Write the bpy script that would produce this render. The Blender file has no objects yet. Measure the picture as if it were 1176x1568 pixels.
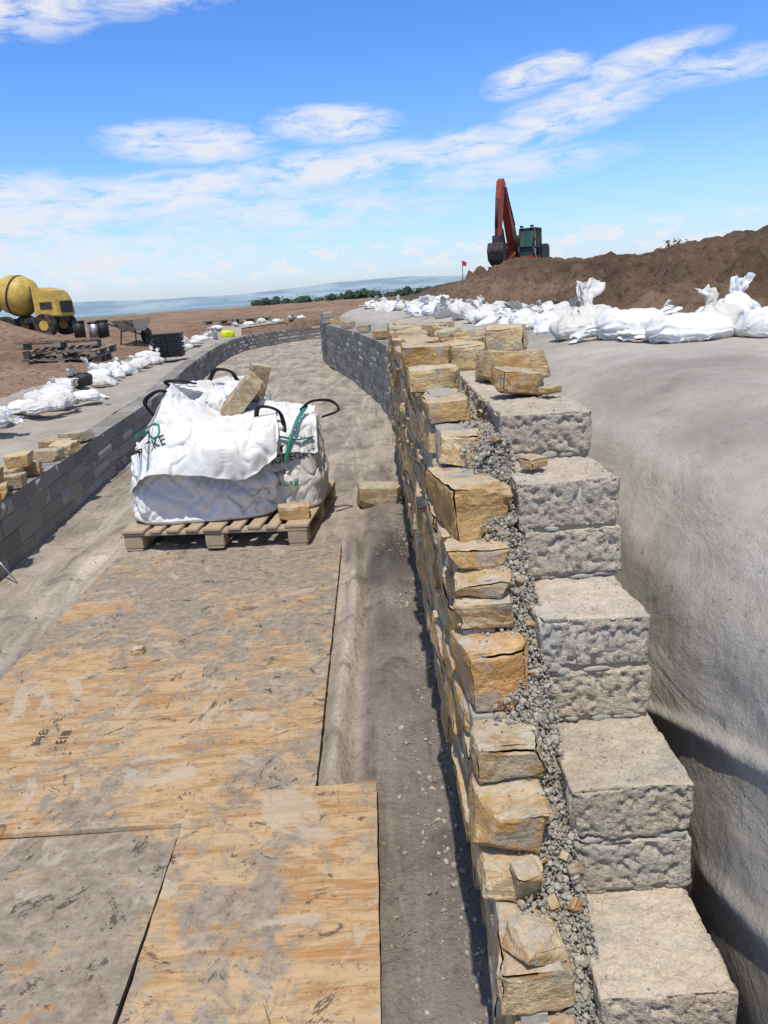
import bpy, bmesh, math, random
import numpy as np
from mathutils import Vector, Matrix, Euler
rng=np.random.default_rng(7); random.seed(7)
scene=bpy.context.scene
COL=scene.collection

# ------------------------------------------------------------------ noise
def _hash(ix,iy,iz,seed):
    h=(ix.astype(np.int64)*374761393+iy.astype(np.int64)*668265263+iz.astype(np.int64)*1440662683+seed*974634777)&0xffffffff
    h=((h^(h>>13))*1274126177)&0xffffffff
    h=((h^(h>>16))*2246822519)&0xffffffff
    h=h^(h>>13)
    return (h&0xffffff)/float(0xffffff)
def vnoise(P,seed=0):
    P=np.asarray(P,float); I=np.floor(P).astype(np.int64); f=P-I; f=f*f*(3-2*f)
    r=0
    for dx in (0,1):
        wx=f[:,0] if dx else 1-f[:,0]
        for dy in (0,1):
            wy=f[:,1] if dy else 1-f[:,1]
            for dz in (0,1):
                wz=f[:,2] if dz else 1-f[:,2]
                r=r+wx*wy*wz*_hash(I[:,0]+dx,I[:,1]+dy,I[:,2]+dz,seed)
    return r
def fbm(P,octv=4,seed=0,gain=.5):
    P=np.asarray(P,float); a=1;s=0;t=0
    for o in range(octv):
        s=s+a*vnoise(P*(2.03**o)+o*17.3,seed+o); t+=a; a*=gain
    return s/t
def vec_noise(P,octv,seed):
    return np.stack([fbm(P,octv,seed+i*31) for i in range(3)],1)-.5
def ss(t):
    t=np.clip(t,0,1); return t*t*(3-2*t)

# ------------------------------------------------------------------ mesh helpers
class MB:
    def __init__(s): s.V=[];s.F=[];s.T=[];s.M=[];s.n=0
    def add(s,V,F,tint=(1,1,1),mat=0):
        V=np.asarray(V,float); F=np.asarray(F,int)
        s.V.append(V); s.F.extend((F+s.n).tolist()); s.n+=len(V)
        t=np.asarray(tint,float)
        s.T.append(np.broadcast_to(t,(len(V),3)) if t.ndim==1 else t)
        s.M.extend([mat]*len(F))
    def obj(s,name,mats,smooth=True):
        V=np.concatenate(s.V); T=np.concatenate(s.T)
        me=bpy.data.meshes.new(name); me.from_pydata(V.tolist(),[],s.F)
        for m in mats: me.materials.append(m)
        me.polygons.foreach_set('material_index',s.M)
        me.polygons.foreach_set('use_smooth',[smooth]*len(s.F))
        at=me.color_attributes.new('tint','FLOAT_COLOR','POINT')
        at.data.foreach_set('color',np.concatenate([T,np.ones((len(T),1))],1).astype(np.float32).ravel())
        me.update()
        o=bpy.data.objects.new(name,me); COL.objects.link(o); return o
def simple(name,V,F,mats,smooth=True,tint=(1,1,1)):
    m=MB(); m.add(V,F,tint); return m.obj(name,mats if isinstance(mats,list) else [mats],smooth)
def grid_faces(n,m):
    i,j=np.meshgrid(np.arange(n-1),np.arange(m-1),indexing='ij'); a=(i*m+j).ravel()
    return np.stack([a,a+m,a+m+1,a+1],1)
def gridbox(S,cell,r=.004):
    S=np.array(S,float); Vs=[];Fs=[];Ns=[];off=0
    for ax in range(3):
        a,b=(ax+1)%3,(ax+2)%3
        na=max(2,int(S[a]/cell)); nb=max(2,int(S[b]/cell))
        A,B=np.meshgrid(np.linspace(-.5,.5,na+1)*S[a],np.linspace(-.5,.5,nb+1)*S[b],indexing='ij')
        f=grid_faces(na+1,nb+1)
        for sg in (-1,1):
            P=np.zeros((A.size,3));P[:,a]=A.ravel();P[:,b]=B.ravel();P[:,ax]=sg*S[ax]/2
            N=np.zeros_like(P);N[:,ax]=sg
            Vs.append(P);Ns.append(N);Fs.append((f if sg>0 else f[:,::-1])+off);off+=len(P)
    P=np.concatenate(Vs);N=np.concatenate(Ns);F=np.concatenate(Fs)
    h=S/2; r_=min(r,min(S)*.3)
    q=np.clip(P,-(h-r_),h-r_); d=P-q; L=np.linalg.norm(d,axis=1,keepdims=True)
    P=q+d/np.maximum(L,1e-9)*r_
    return P,F,N
_ico={}
def ico(l):
    if l not in _ico:
        bm=bmesh.new(); bmesh.ops.create_icosphere(bm,subdivisions=l,radius=1)
        V=np.array([v.co[:] for v in bm.verts]); F=np.array([[v.index for v in f.verts] for f in bm.faces]); bm.free(); _ico[l]=(V,F)
    return _ico[l]
def rotm(rx,ry,rz): return np.array(Euler((rx,ry,rz)).to_matrix())
def lump(size,seed,lvl=4,p=5,amp=.03,rough=7.):
    D,F=ico(lvl)
    q=(np.abs(D)**p).sum(1)**(-1./p)
    V=D*q[:,None]*np.array(size)/2
    V=V+vec_noise(V*rough+seed*3.1,4,seed)*amp*2
    return V,F
def stone(size,seed,cell=.012,jit=.11,ncham=4,cham=(.80,.97),amp=.004,r=.004):
    """roughly squared quarried stone: skewed box, broken arrises, cleft faces"""
    g=np.random.default_rng(seed); size=np.array(size,float); h=size/2
    V,F,N=gridbox(size,cell,r); u=(V/h+1)/2
    C=g.uniform(-1,1,(2,2,2,3))*jit*np.minimum(size,.14)*np.array([1,1,.8])
    J=0
    for a in (0,1):
        for b in (0,1):
            for c in (0,1):
                w=(u[:,0] if a else 1-u[:,0])*(u[:,1] if b else 1-u[:,1])*(u[:,2] if c else 1-u[:,2])
                J=J+w[:,None]*C[a,b,c]
    V=V+J
    for k in range(ncham):
        n=g.normal(0,1,3)*np.array([1,1,1.1]); n/=np.linalg.norm(n); d=(np.abs(n)*h).sum()*g.uniform(*cham)
        over=np.maximum(0,V@n-d); V=V-over[:,None]*n
    Q=V+seed*.37
    ed=np.sort(np.abs(np.abs(V)-h)/h,axis=1)[:,1]
    V=V+vec_noise(Q*12,3,seed)*amp*2.6+vec_noise(Q*45,3,seed+2)*amp*1.2
    st=np.floor(fbm(Q*np.array([9,9,14]),3,seed+4)*9)/9-.5
    V=V-N*(st*amp*2.4)[:,None]
    V=V-V/np.maximum(np.linalg.norm(V,axis=1,keepdims=True),1e-6)*((1-ss(ed/.18))*np.maximum(0,fbm(Q*22,3,seed+6)-.45)*.05)[:,None]
    return V,F
ICO1=ico(1)
def pebbles(mb,P,size,seed,tints):
    V0,F0=ICO1; r=np.random.default_rng(seed); n=len(P)
    for i in range(n):
        s=size[i]*r.uniform(.55,1.2,3)
        V=V0*(1+r.uniform(-.22,.22,(len(V0),1)))*s
        V=V@rotm(*r.uniform(0,6.28,3)).T+P[i]
        mb.V.append(V); mb.F.extend((F0+mb.n).tolist()); mb.n+=len(V)
        mb.T.append(np.broadcast_to(tints[i],(len(V),3))); mb.M.extend([0]*len(F0))
def spl(pts,w=9):
    ys=np.linspace(-10,140,1501); pts=np.array(pts,float); v=np.interp(ys,pts[:,0],pts[:,1])
    k=np.ones(w)/w
    for _ in range(2):
        v=np.convolve(np.pad(v,(w//2,w//2),'edge'),k,'valid')
    return lambda y: np.interp(y,ys,v)
def group(name,parts,loc=(0,0,0),rot=(0,0,0),scale=1):
    e=bpy.data.objects.new(name,None); COL.objects.link(e)
    for p in parts: p.parent=e
    e.location=loc; e.rotation_euler=rot; e.scale=(scale,)*3
    return e

# ------------------------------------------------------------------ materials
class NT:
    def __init__(s,name,rough=.9,spec=.3):
        s.m=bpy.data.materials.new(name); s.m.use_nodes=True; s.t=s.m.node_tree
        s.b=s.t.nodes['Principled BSDF']; s.b.inputs['Roughness'].default_value=rough
        s.b.inputs['Specular IOR Level'].default_value=spec
        s.geo=s.n('ShaderNodeNewGeometry'); s.pos=s.geo.outputs['Position']
    def n(s,typ,**k):
        x=s.t.nodes.new(typ)
        for a,b in k.items(): setattr(x,a,b)
        return x
    def put(s,sock,v):
        if isinstance(v,bpy.types.NodeSocket): s.t.links.new(v,sock)
        elif isinstance(v,(tuple,list)) and len(v)==3 and sock.type=='RGBA': sock.default_value=(*v,1)
        else: sock.default_value=v
    def noise(s,scale,detail=5,rough=.6,vec=None,dist=0):
        x=s.n('ShaderNodeTexNoise'); x.inputs['Scale'].default_value=scale;x.inputs['Detail'].default_value=min(detail,5)
        x.inputs['Roughness'].default_value=rough;x.inputs['Distortion'].default_value=dist
        s.put(x.inputs['Vector'],vec if vec is not None else s.pos); return x.outputs['Fac']
    def ramp(s,f,stops):
        x=s.n('ShaderNodeValToRGB'); s.put(x.inputs[0],f); e=x.color_ramp.elements
        while len(e)<len(stops): e.new(.5)
        for i,(p,c) in enumerate(stops):
            e[i].position=p; e[i].color=(*c,1) if isinstance(c,(tuple,list)) else (c,c,c,1)
        return x.outputs[0]
    def mix(s,f,a,b,mode='MIX'):
        x=s.n('ShaderNodeMix',data_type='RGBA',blend_type=mode)
        s.put(x.inputs[0],f);s.put(x.inputs[6],a);s.put(x.inputs[7],b); return x.outputs[2]
    def math(s,op,a,b=0,c=None):
        x=s.n('ShaderNodeMath',operation=op); s.put(x.inputs[0],a);s.put(x.inputs[1],b)
        if c is not None: s.put(x.inputs[2],c)
        return x.outputs[0]
    def mapping(s,vec,scale=(1,1,1),rot=(0,0,0)):
        x=s.n('ShaderNodeMapping'); s.put(x.inputs['Vector'],vec); x.inputs['Scale'].default_value=scale;x.inputs['Rotation'].default_value=rot
        return x.outputs[0]
    def nz(s):
        x=s.n('ShaderNodeSeparateXYZ'); s.put(x.inputs[0],s.geo.outputs['Normal']); return x.outputs[2]
    def objco(s): return s.n('ShaderNodeTexCoord').outputs['Object']
    def tint(s): return s.n('ShaderNodeVertexColor',layer_name='tint').outputs[0]
    def bump(s,h,st=.5,dist=.01,norm=None):
        x=s.n('ShaderNodeBump'); x.inputs['Strength'].default_value=st;x.inputs['Distance'].default_value=dist
        s.put(x.inputs['Height'],h)
        if norm is not None: s.put(x.inputs['Normal'],norm)
        return x.outputs[0]
    def done(s,col,norm=None):
        s.put(s.b.inputs['Base Color'],col)
        if norm is not None: s.put(s.b.inputs['Normal'],norm)
        return s.m
def plain(name,c,rough=.6,metal=0,var=.25,bs=6,dirt=(.2,.15,.1),da=.35):
    k=NT(name,rough); o=k.objco()
    a=k.noise(bs,4,.65,o); col=k.mix(k.math('MULTIPLY',k.ramp(a,[(.45,0),(.7,1)]),da),c,dirt)
    k.b.inputs['Metallic'].default_value=metal
    return k.done(col)

def m_block(name,base,fine=1.0):
    k=NT(name,.95,.15)
    n=k.noise(140*fine,3,.7); big=k.noise(9,5,.6)
    col=k.mix(k.ramp(n,[(.3,0),(.7,1)]),tuple(c*.74 for c in base),tuple(min(1,c*1.22) for c in base))
    spk=k.ramp(k.noise(260*fine,2,.7),[(.36,0),(.42,1)])
    col=k.mix(spk,tuple(c*.48 for c in base),col)
    col=k.mix(k.ramp(big,[(.52,0),(.62,.6)]),col,tuple(np.array((.86,.87,.80))*base[1]))
    col=k.mix(k.math('MULTIPLY',k.ramp(k.noise(3.5,4,.6),[(.48,0),(.72,1)]),.35),col,(.42,.30,.19))
    dust=k.math('MULTIPLY',k.ramp(k.nz(),[(.75,0),(.95,1)]),k.ramp(k.noise(20,4,.7),[(.4,0),(.6,.6)]))
    col=k.mix(dust,col,tuple(min(1,c*1.3) for c in base))
    col=k.mix(1,col,k.tint(),'MULTIPLY')
    return k.done(col,k.bump(n,.9,.006))
M_block=m_block('aggregate_concrete',(.50,.435,.35))
M_block_far=m_block('grey_concrete_block',(.32,.30,.27),.6)
def m_mortar():
    k=NT('mortar',.95,.1); n=k.noise(60,5,.7)
    return k.done(k.mix(n,(.26,.245,.21),(.47,.44,.385)),k.bump(n,.6,.006))
M_mortar=m_mortar()
def m_stone():
    k=NT('sandstone',.92,.2); t=k.tint()
    n=k.noise(14,5,.65,dist=.6); f=k.noise(90,4,.7)
    s=k.mapping(k.pos,(8,8,40),(.25,.1,0)); band=k.noise(1,4,.6,s)
    col=k.mix(k.ramp(n,[(.35,0),(.65,1)]),(.44,.31,.155),(.66,.55,.37)); col=k.mix(1,col,t,'MULTIPLY')
    col=k.mix(k.math('MULTIPLY',k.ramp(band,[(.50,0),(.62,1)]),.65),col,(.38,.205,.075))
    col=k.mix(k.math('MULTIPLY',k.ramp(k.noise(11,5,.7),[(.54,0),(.62,1)]),.75),col,(.36,.335,.29))
    col=k.mix(k.ramp(f,[(.30,.55),(.44,0)]),col,(.13,.10,.065))
    dust=k.math('MULTIPLY',k.ramp(k.nz(),[(.6,0),(.9,1)]),k.ramp(k.noise(26,4,.7),[(.38,0),(.58,.7)]))
    col=k.mix(dust,col,(.55,.49,.39))
    return k.done(col,k.bump(k.math('ADD',f,k.math('MULTIPLY',band,.8)),.9,.008))
M_stone=m_stone()
def m_path():
    k=NT('muddy_path_ground',.95,.2)
    a=k.noise(1.3,5,.6,dist=.4); b=k.noise(45,4,.75); c=k.noise(5,5,.65,dist=.8)
    tr=k.noise(1,5,.7,k.mapping(k.pos,(6,.9,1),(0,0,.05)),dist=.6)
    col=k.mix(k.ramp(a,[(.38,0),(.62,1)]),(.265,.228,.188),(.44,.375,.305))
    col=k.mix(k.ramp(tr,[(.50,0),(.62,.7)]),col,(.55,.48,.395))
    col=k.mix(k.ramp(tr,[(.34,.75),(.44,0)]),col,(.16,.13,.10))
    col=k.mix(k.ramp(c,[(.34,.7),(.44,0)]),col,(.17,.145,.12))
    col=k.mix(k.ramp(b,[(.3,.5),(.5,0)]),col,(.15,.13,.11))
    col=k.mix(k.ramp(k.noise(220,2,.8),[(.62,0),(.72,.4)]),col,(.58,.53,.46))
    return k.done(k.mix(1,col,k.tint(),'MULTIPLY'),k.bump(k.math('ADD',b,k.math('MULTIPLY',c,2.)),.9,.016))
M_path=m_path()
def m_ground():
    k=NT('soil_ground',.97,.15)
    L=k.n('ShaderNodeVectorMath',operation='LENGTH'); k.put(L.inputs[0],k.pos); d=L.outputs['Value']
    sx=k.n('ShaderNodeSeparateXYZ');k.put(sx.inputs[0],k.pos)
    a=k.noise(.6,5,.65,dist=.5);b=k.noise(9,5,.72)
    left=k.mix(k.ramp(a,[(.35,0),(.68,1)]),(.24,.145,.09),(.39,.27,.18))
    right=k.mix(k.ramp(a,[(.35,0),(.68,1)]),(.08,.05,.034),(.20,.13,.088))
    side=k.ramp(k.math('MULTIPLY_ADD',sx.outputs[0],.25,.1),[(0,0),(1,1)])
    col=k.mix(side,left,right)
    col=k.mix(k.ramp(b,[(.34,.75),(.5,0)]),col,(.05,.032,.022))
    col=k.mix(k.ramp(k.noise(30,3,.7),[(.62,0),(.7,.45)]),col,(.42,.33,.25))
    s=k.mapping(k.pos,(.004,.0016,.004)); v=k.n('ShaderNodeTexVoronoi');k.put(v.inputs['Vector'],s);v.inputs['Scale'].default_value=1
    fc=k.ramp(v.outputs['Color'],[(0,(.06,.10,.05)),(.5,(.13,.16,.08)),(1,(.24,.22,.13))])
    col=k.mix(k.ramp(k.math('MULTIPLY',d,.005),[(.5,0),(.8,1)]),col,fc)
    town=k.ramp(k.noise(1,4,.8,k.mapping(k.pos,(.006,.0018,.006))),[(.52,0),(.60,.75)])
    s2=k.mapping(k.pos,(.0012,.0005,.0012)); v2=k.n('ShaderNodeTexVoronoi');k.put(v2.inputs['Vector'],s2);v2.inputs['Scale'].default_value=1
    ff=k.ramp(v2.outputs['Color'],[(0,(.10,.155,.16)),(.5,(.17,.22,.20)),(1,(.27,.28,.23))])
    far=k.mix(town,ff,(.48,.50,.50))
    far=k.mix(k.ramp(k.math('MULTIPLY',d,.0001),[(.25,.1),(.9,1)]),far,(.27,.36,.43))  # aerial haze painted into the land colour, bluer with distance
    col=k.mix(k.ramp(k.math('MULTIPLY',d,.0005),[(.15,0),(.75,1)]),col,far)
    return k.done(col,k.bump(b,1.,.08))
M_ground=m_ground()
def m_membrane(name,base):
    k=NT(name,.9,.15)
    a=k.noise(2.2,5,.65,dist=.5); f=k.noise(240,2,.8); st=k.mapping(k.pos,(2,2,12)); s=k.noise(2.5,4,.6,st)
    col=k.mix(k.ramp(a,[(.35,0),(.68,1)]),tuple(c*.76 for c in base),base)
    col=k.mix(k.math('MULTIPLY',k.ramp(s,[(.45,0),(.7,1)]),.35),col,(.31,.25,.19))
    col=k.mix(k.ramp(k.noise(38,4,.7),[(.60,0),(.68,.5)]),col,(.22,.185,.15))
    col=k.mix(k.ramp(k.noise(75,2,.6),[(.70,0),(.72,.7)]),col,(.14,.11,.09))
    col=k.mix(k.ramp(f,[(.3,.25),(.5,0)]),col,(.25,.24,.22))
    col=k.mix(1,col,k.tint(),'MULTIPLY')
    w=k.noise(5,4,.6,k.mapping(k.pos,(1,.45,1)),dist=1.2)
    h=k.math('ADD',f,k.math('ADD',k.math('MULTIPLY',k.noise(12,4,.6),3.5),k.math('MULTIPLY',w,6.)))
    return k.done(col,k.bump(h,.42,.007))
M_mem=m_membrane('geotextile',(.50,.465,.415))
M_mem_l=m_membrane('dusty_geotextile',(.44,.385,.32))
def m_ply():
    k=NT('weathered_plywood',.85,.25); t=k.tint()
    g=k.noise(1,5,.65,k.mapping(k.pos,(9,80,9),(0,0,.03)),dist=.5); g2=k.noise(1,4,.7,k.mapping(k.pos,(2.5,10,3)),dist=1.8)
    w=k.mix(k.ramp(g,[(.35,0),(.65,1)]),(.32,.19,.09),(.54,.355,.185))
    w=k.mix(k.ramp(g2,[(.46,0),(.56,.7)]),w,(.54,.39,.235))
    w=k.mix(k.ramp(g2,[(.35,.75),(.44,0)]),w,(.41,.195,.07))
    a=k.noise(1.9,5,.72,dist=.9); b=k.noise(8,5,.78,dist=1.4)
    mud=k.mix(k.ramp(k.noise(25,5,.7),[(.35,0),(.65,1)]),(.175,.155,.13),(.35,.31,.255))
    sp=k.n('ShaderNodeSeparateColor');k.put(sp.inputs[0],t)
    fac=k.math('ADD',k.math('ADD',k.math('MULTIPLY',a,.55),k.math('MULTIPLY',b,.55)),k.math('SUBTRACT',sp.outputs[0],.55))
    col=k.mix(k.ramp(fac,[(.46,0),(.55,.85)]),w,mud)
    col=k.mix(k.ramp(k.noise(5,5,.8,dist=2.),[(.585,0),(.63,.8)]),col,(.06,.05,.045))
    col=k.mix(k.ramp(k.noise(60,3,.8),[(.32,.6),(.42,0)]),col,(.10,.075,.05))
    sw=k.noise(2.0,4,.6,k.mapping(k.pos,(1.,1.,1),(0,0,.8)),dist=3.)
    col=k.mix(k.ramp(sw,[(.59,0),(.64,.55)]),col,(.50,.43,.34))
    return k.done(col,k.bump(k.math('ADD',g,b),.5,.005))
M_ply=m_ply()
def m_wood(name,c1,c2):
    k=NT(name,.85,.2); o=k.objco(); g=k.noise(1,5,.65,k.mapping(o,(60,6,60)),dist=.5)
    col=k.mix(g,c1,c2); col=k.mix(k.ramp(k.noise(5,5,.7,o),[(.5,0),(.7,.6)]),col,(.26,.23,.19))
    return k.done(col,k.bump(g,.4,.003))
M_wood=m_wood('pallet_wood',(.31,.235,.155),(.54,.43,.30))
M_wood2=m_wood('old_pallet_wood',(.18,.145,.11),(.36,.295,.22))
def m_bag(name,base=(.80,.80,.79)):
    k=NT(name,.55,.3); o=k.pos
    a=k.noise(7,5,.7)
    col=k.mix(k.math('MULTIPLY',k.ramp(a,[(.46,0),(.68,1)]),.42),base,(.46,.38,.29))
    return k.done(col,k.bump(k.noise(22,4,.6,dist=.8),.35,.014))
M_bag=m_bag('woven_white_bag',(.76,.755,.735)); M_bag2=m_bag('dusty_white_bag',(.64,.62,.57))
M_blk=plain('black_plastic',(.02,.02,.022),.5,da=.3)
M_strap=plain('black_webbing',(.015,.015,.02),.8,da=.1)
M_green=plain('green_print',(.01,.22,.15),.6,da=.1)
M_ink=plain('black_print',(.02,.02,.02),.6,da=.5)
M_orange=plain('orange_red_paint',(.33,.045,.02),.45,da=.4,bs=2)
M_yellow=plain('yellow_paint',(.60,.40,.08),.5,da=.65,bs=3)
M_dark=plain('dark_steel',(.03,.03,.032),.6,da=.4)
M_rub=plain('rubber',(.02,.02,.02),.9,da=.6)
M_steel=plain('galvanised_steel',(.42,.43,.44),.4,.7,da=.3)
M_hiv=plain('hi_vis_yellow',(.65,.70,.02),.7,da=.1)
M_red=plain('red_cloth',(.6,.03,.02),.7,da=.1)
def m_glass():
    k=NT('tinted_glass',.08,.6); return k.done((.04,.10,.09))
M_glass=m_glass()
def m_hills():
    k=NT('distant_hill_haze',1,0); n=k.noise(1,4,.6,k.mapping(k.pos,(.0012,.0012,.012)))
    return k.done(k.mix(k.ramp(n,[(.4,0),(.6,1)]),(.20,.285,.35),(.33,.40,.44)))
M_hill=m_hills()
def m_leaf():
    k=NT('tree_foliage',.9,.1); return k.done(k.mix(k.noise(.35,4,.7),(.03,.045,.035),(.08,.11,.07)))
M_leaf=m_leaf()
def m_grav():
    k=NT('grey_gravel',.95,.2); n=k.noise(120,3,.7)
    return k.done(k.mix(1,k.mix(n,(.24,.225,.20),(.52,.49,.43)),k.tint(),'MULTIPLY'),k.bump(n,.4,.004))
M_grav=m_grav()

# ------------------------------------------------------------------ layout curves (x as a function of distance y)
XB=spl([(-10,.285),(5,.285),(7.2,.25),(9.2,.16),(11,-.03),(13,-.30),(15.5,-.72),(17.7,-1.12),(19.5,-1.28),(21,-1.1),(23,-.4),(26,2),(30,6)],15)
XL=spl([(-10,-2.2),(0,-2.2),(4.2,-2.27),(9.5,-2.68),(14,-3.3),(18.8,-3.78),(22,-3.95),(24.5,-3.75),(26.5,-2.9),(28,-1.7),(30,.5),(31.5,3),(33,6),(140,6)],11)
XG=spl([(-10,2.4),(0,2.4),(4.5,2.25),(6,1.9),(9.3,1.6),(16.5,.75),(20,.55),(30,1),(50,2),(100,5),(140,7)],15)

def hgt(x,y):
    x=np.asarray(x,float);y=np.asarray(y,float)
    xl=XL(y);xr=XB(y)+.215;xg=XG(y); r=np.hypot(x,y)
    zb=np.interp(r,[0,20,80,110,400,1500,5000,15000],[.50,.62,.72,.4,-5,-14,-38,-60])
    P=np.stack([x,y,np.zeros_like(x)],1)
    zl=.37+(zb-.37)*ss((xl-.3-x)/2.2)
    fade=ss((y-20.5)/5)
    zr0=1.04+(zb-1.04)*fade
    off=x-xr
    prof=np.interp(off,[0,.2,.38,.62,.95],[0,.05,.5,.85,1.])
    zr=-.06+(zr0+.06)*prof
    cor=(x>xl-.12)&(y<32)
    z=np.where((y>24.2)&(y>=0), np.where(cor&(x<xr+.1),-.06,zb), np.where(x<xl-.12,zl,zr))
    z=np.where((y>=32),zb,z)
    s=ss((x-xg)/3.4)*(1-ss((r-70)/30))
    hill=1.60+.42*np.exp(-((x-7.2)**2+(y-12)**2)/9.)+.32*np.exp(-((x-4.2)**2+(y-21)**2)/10.)+.25*np.exp(-((x-12)**2+(y-16)**2)/20.)
    z=z+(hill-z)*s
    z=z+1.05*np.exp(-((x+10.1)**2/4.5+(y-19.)**2/4.))
    z=z+.25*np.exp(-((x+2.)**2/40+(y-46)**2/30.))
    outl=ss((xl-1.5-x)/.6); outr=ss((x-xg+.1)/.5); far=ss((y-31)/3)
    m=np.maximum(np.maximum(outl,outr),far)
    n=(fbm(P*.45,4,11)-.5)*.32+(fbm(P*2.2,4,23)-.5)*.14
    clod=np.maximum(0,fbm(P*3.2,4,51)-.47)*.85*(outr*(1-ss((r-26)/20)))
    z=z+m*(n+clod*(.4+s*(1-s)*3))
    z=z+outr*(fbm(P*7,3,57)-.5)*.15*(1-ss((r-26)/10))+outl*(fbm(P*6,3,58)-.5)*.08*(1-ss((r-26)/10))
    z=z+ss((r-90)/200)*(fbm(P*.004,4,77)-.5)*np.clip(r*.008,0,18)
    return z
def H1(x,y): return float(hgt(np.array([x]),np.array([y]))[0])

def axis(lo,hi,step,end_lo,end_hi,ratio=1.055):
    a=list(np.arange(lo,hi+1e-6,step)); s=step;v=a[-1]
    while v<end_hi: s*=ratio; v+=s; a.append(v)
    s=step;v=a[0];b=[]
    while v>end_lo: s*=ratio; v-=s; b.append(v)
    return np.array(b[::-1]+a)
ax=axis(-6,9,.09,-14000,14000); ay=axis(-1,27,.11,-200,14500)
X,Y=np.meshgrid(ax,ay,indexing='ij')
Z=hgt(X.ravel(),Y.ravel())
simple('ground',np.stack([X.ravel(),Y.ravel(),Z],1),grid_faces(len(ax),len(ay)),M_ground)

# path surface
ys=np.concatenate([np.arange(-.6,6,.025),np.arange(6,12,.06),np.arange(12,31.5,.15)]); us=np.linspace(0,1,110)
Yp,U=np.meshgrid(ys,us,indexing='ij'); yy=Yp.ravel();uu=U.ravel()
xa=XL(yy)-.03; xb=XB(yy)+.03; xx=xa+(xb-xa)*uu
P=np.stack([xx,yy,0*xx],1)
zz=(fbm(P*3,4,3)-.5)*.045+(fbm(P*22,4,5)-.5)*.020
rut=np.exp(-((xx+.75+.12*np.sin(yy*.5))/.12)**2)+np.exp(-((xx+1.7+.12*np.sin(yy*.5))/.12)**2)
zz-=rut*.03*ss((yy-5.8)/1)*(.6+fbm(P*2,2,8))
sheet=(xx>-1.8)&(xx<-.1)&(yy<4.6)
zz=np.where(sheet,np.minimum(zz,.0),zz)
rx=-.20+.02*np.sin(yy*2.1)
ridge=np.exp(-((xx-rx)/.030)**2)*ss((yy-1.95)/.25)*ss((4.9-yy)/.5)
zz+=ridge*(.045+.01*np.sin(yy*9))
zz+=-.02*np.exp(-((xx-rx-.06)/.03)**2)*ss((7-yy)/2)*ss((yy-1.9)/.3)
zz+=.03*np.exp(-((xx+.0+.02*np.sin(yy*3))/.07)**2)*(fbm(P*6,3,9))*ss((yy-2)/1)
tt=np.ones((len(xx),3)); 
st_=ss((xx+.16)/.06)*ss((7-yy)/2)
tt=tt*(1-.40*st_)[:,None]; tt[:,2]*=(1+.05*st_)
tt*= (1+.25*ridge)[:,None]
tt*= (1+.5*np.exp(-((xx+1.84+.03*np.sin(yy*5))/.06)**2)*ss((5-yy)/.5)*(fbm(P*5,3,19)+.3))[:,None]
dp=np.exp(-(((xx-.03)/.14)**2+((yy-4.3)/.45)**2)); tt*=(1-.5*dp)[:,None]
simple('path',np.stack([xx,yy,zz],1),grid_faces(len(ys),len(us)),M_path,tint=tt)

# ------------------------------------------------------------------ block walls
def place_block(mb,cx,cy,cz,ang,L,cell,seed,fine=False,tint=(1,1,1),W=.215,Hh=.1):
    V,F,N=gridbox((W,L,Hh),cell,.006 if fine else .004)
    c,s=math.cos(ang),math.sin(ang); R=np.array([[c,-s,0],[s,c,0],[0,0,1]])
    if fine:
        edge=np.min(np.sort(np.abs(np.abs(V)-np.array([W,L,Hh])/2),axis=1)[:,1:],axis=1)
        e=ss(edge/.006)
        Q=V+np.array([cx,cy,cz])
        n=fbm(Q*85,3,seed); n2=fbm(Q*180,2,seed+9)
        side=(1-.55*(N[:,2]>.5))
        d=-np.maximum(0,.5-n)*.038*side+(n2-.5)*.006
        V=V+N*(d*(.35+.65*e))[:,None]
        V=V+vec_noise(Q*14,3,seed+3)*.008
        ch=np.maximum(0,fbm(Q*22,3,seed+7)-.52)*.10
        V=V-np.sign(V)*((1-e)*ch)[:,None]
    else:
        V=V+vec_noise((V+np.array([cx,cy,cz]))*25,3,seed)*.009
    V=V@R.T+np.array([cx,cy,cz])
    mb.add(V,F,tint)
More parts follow.
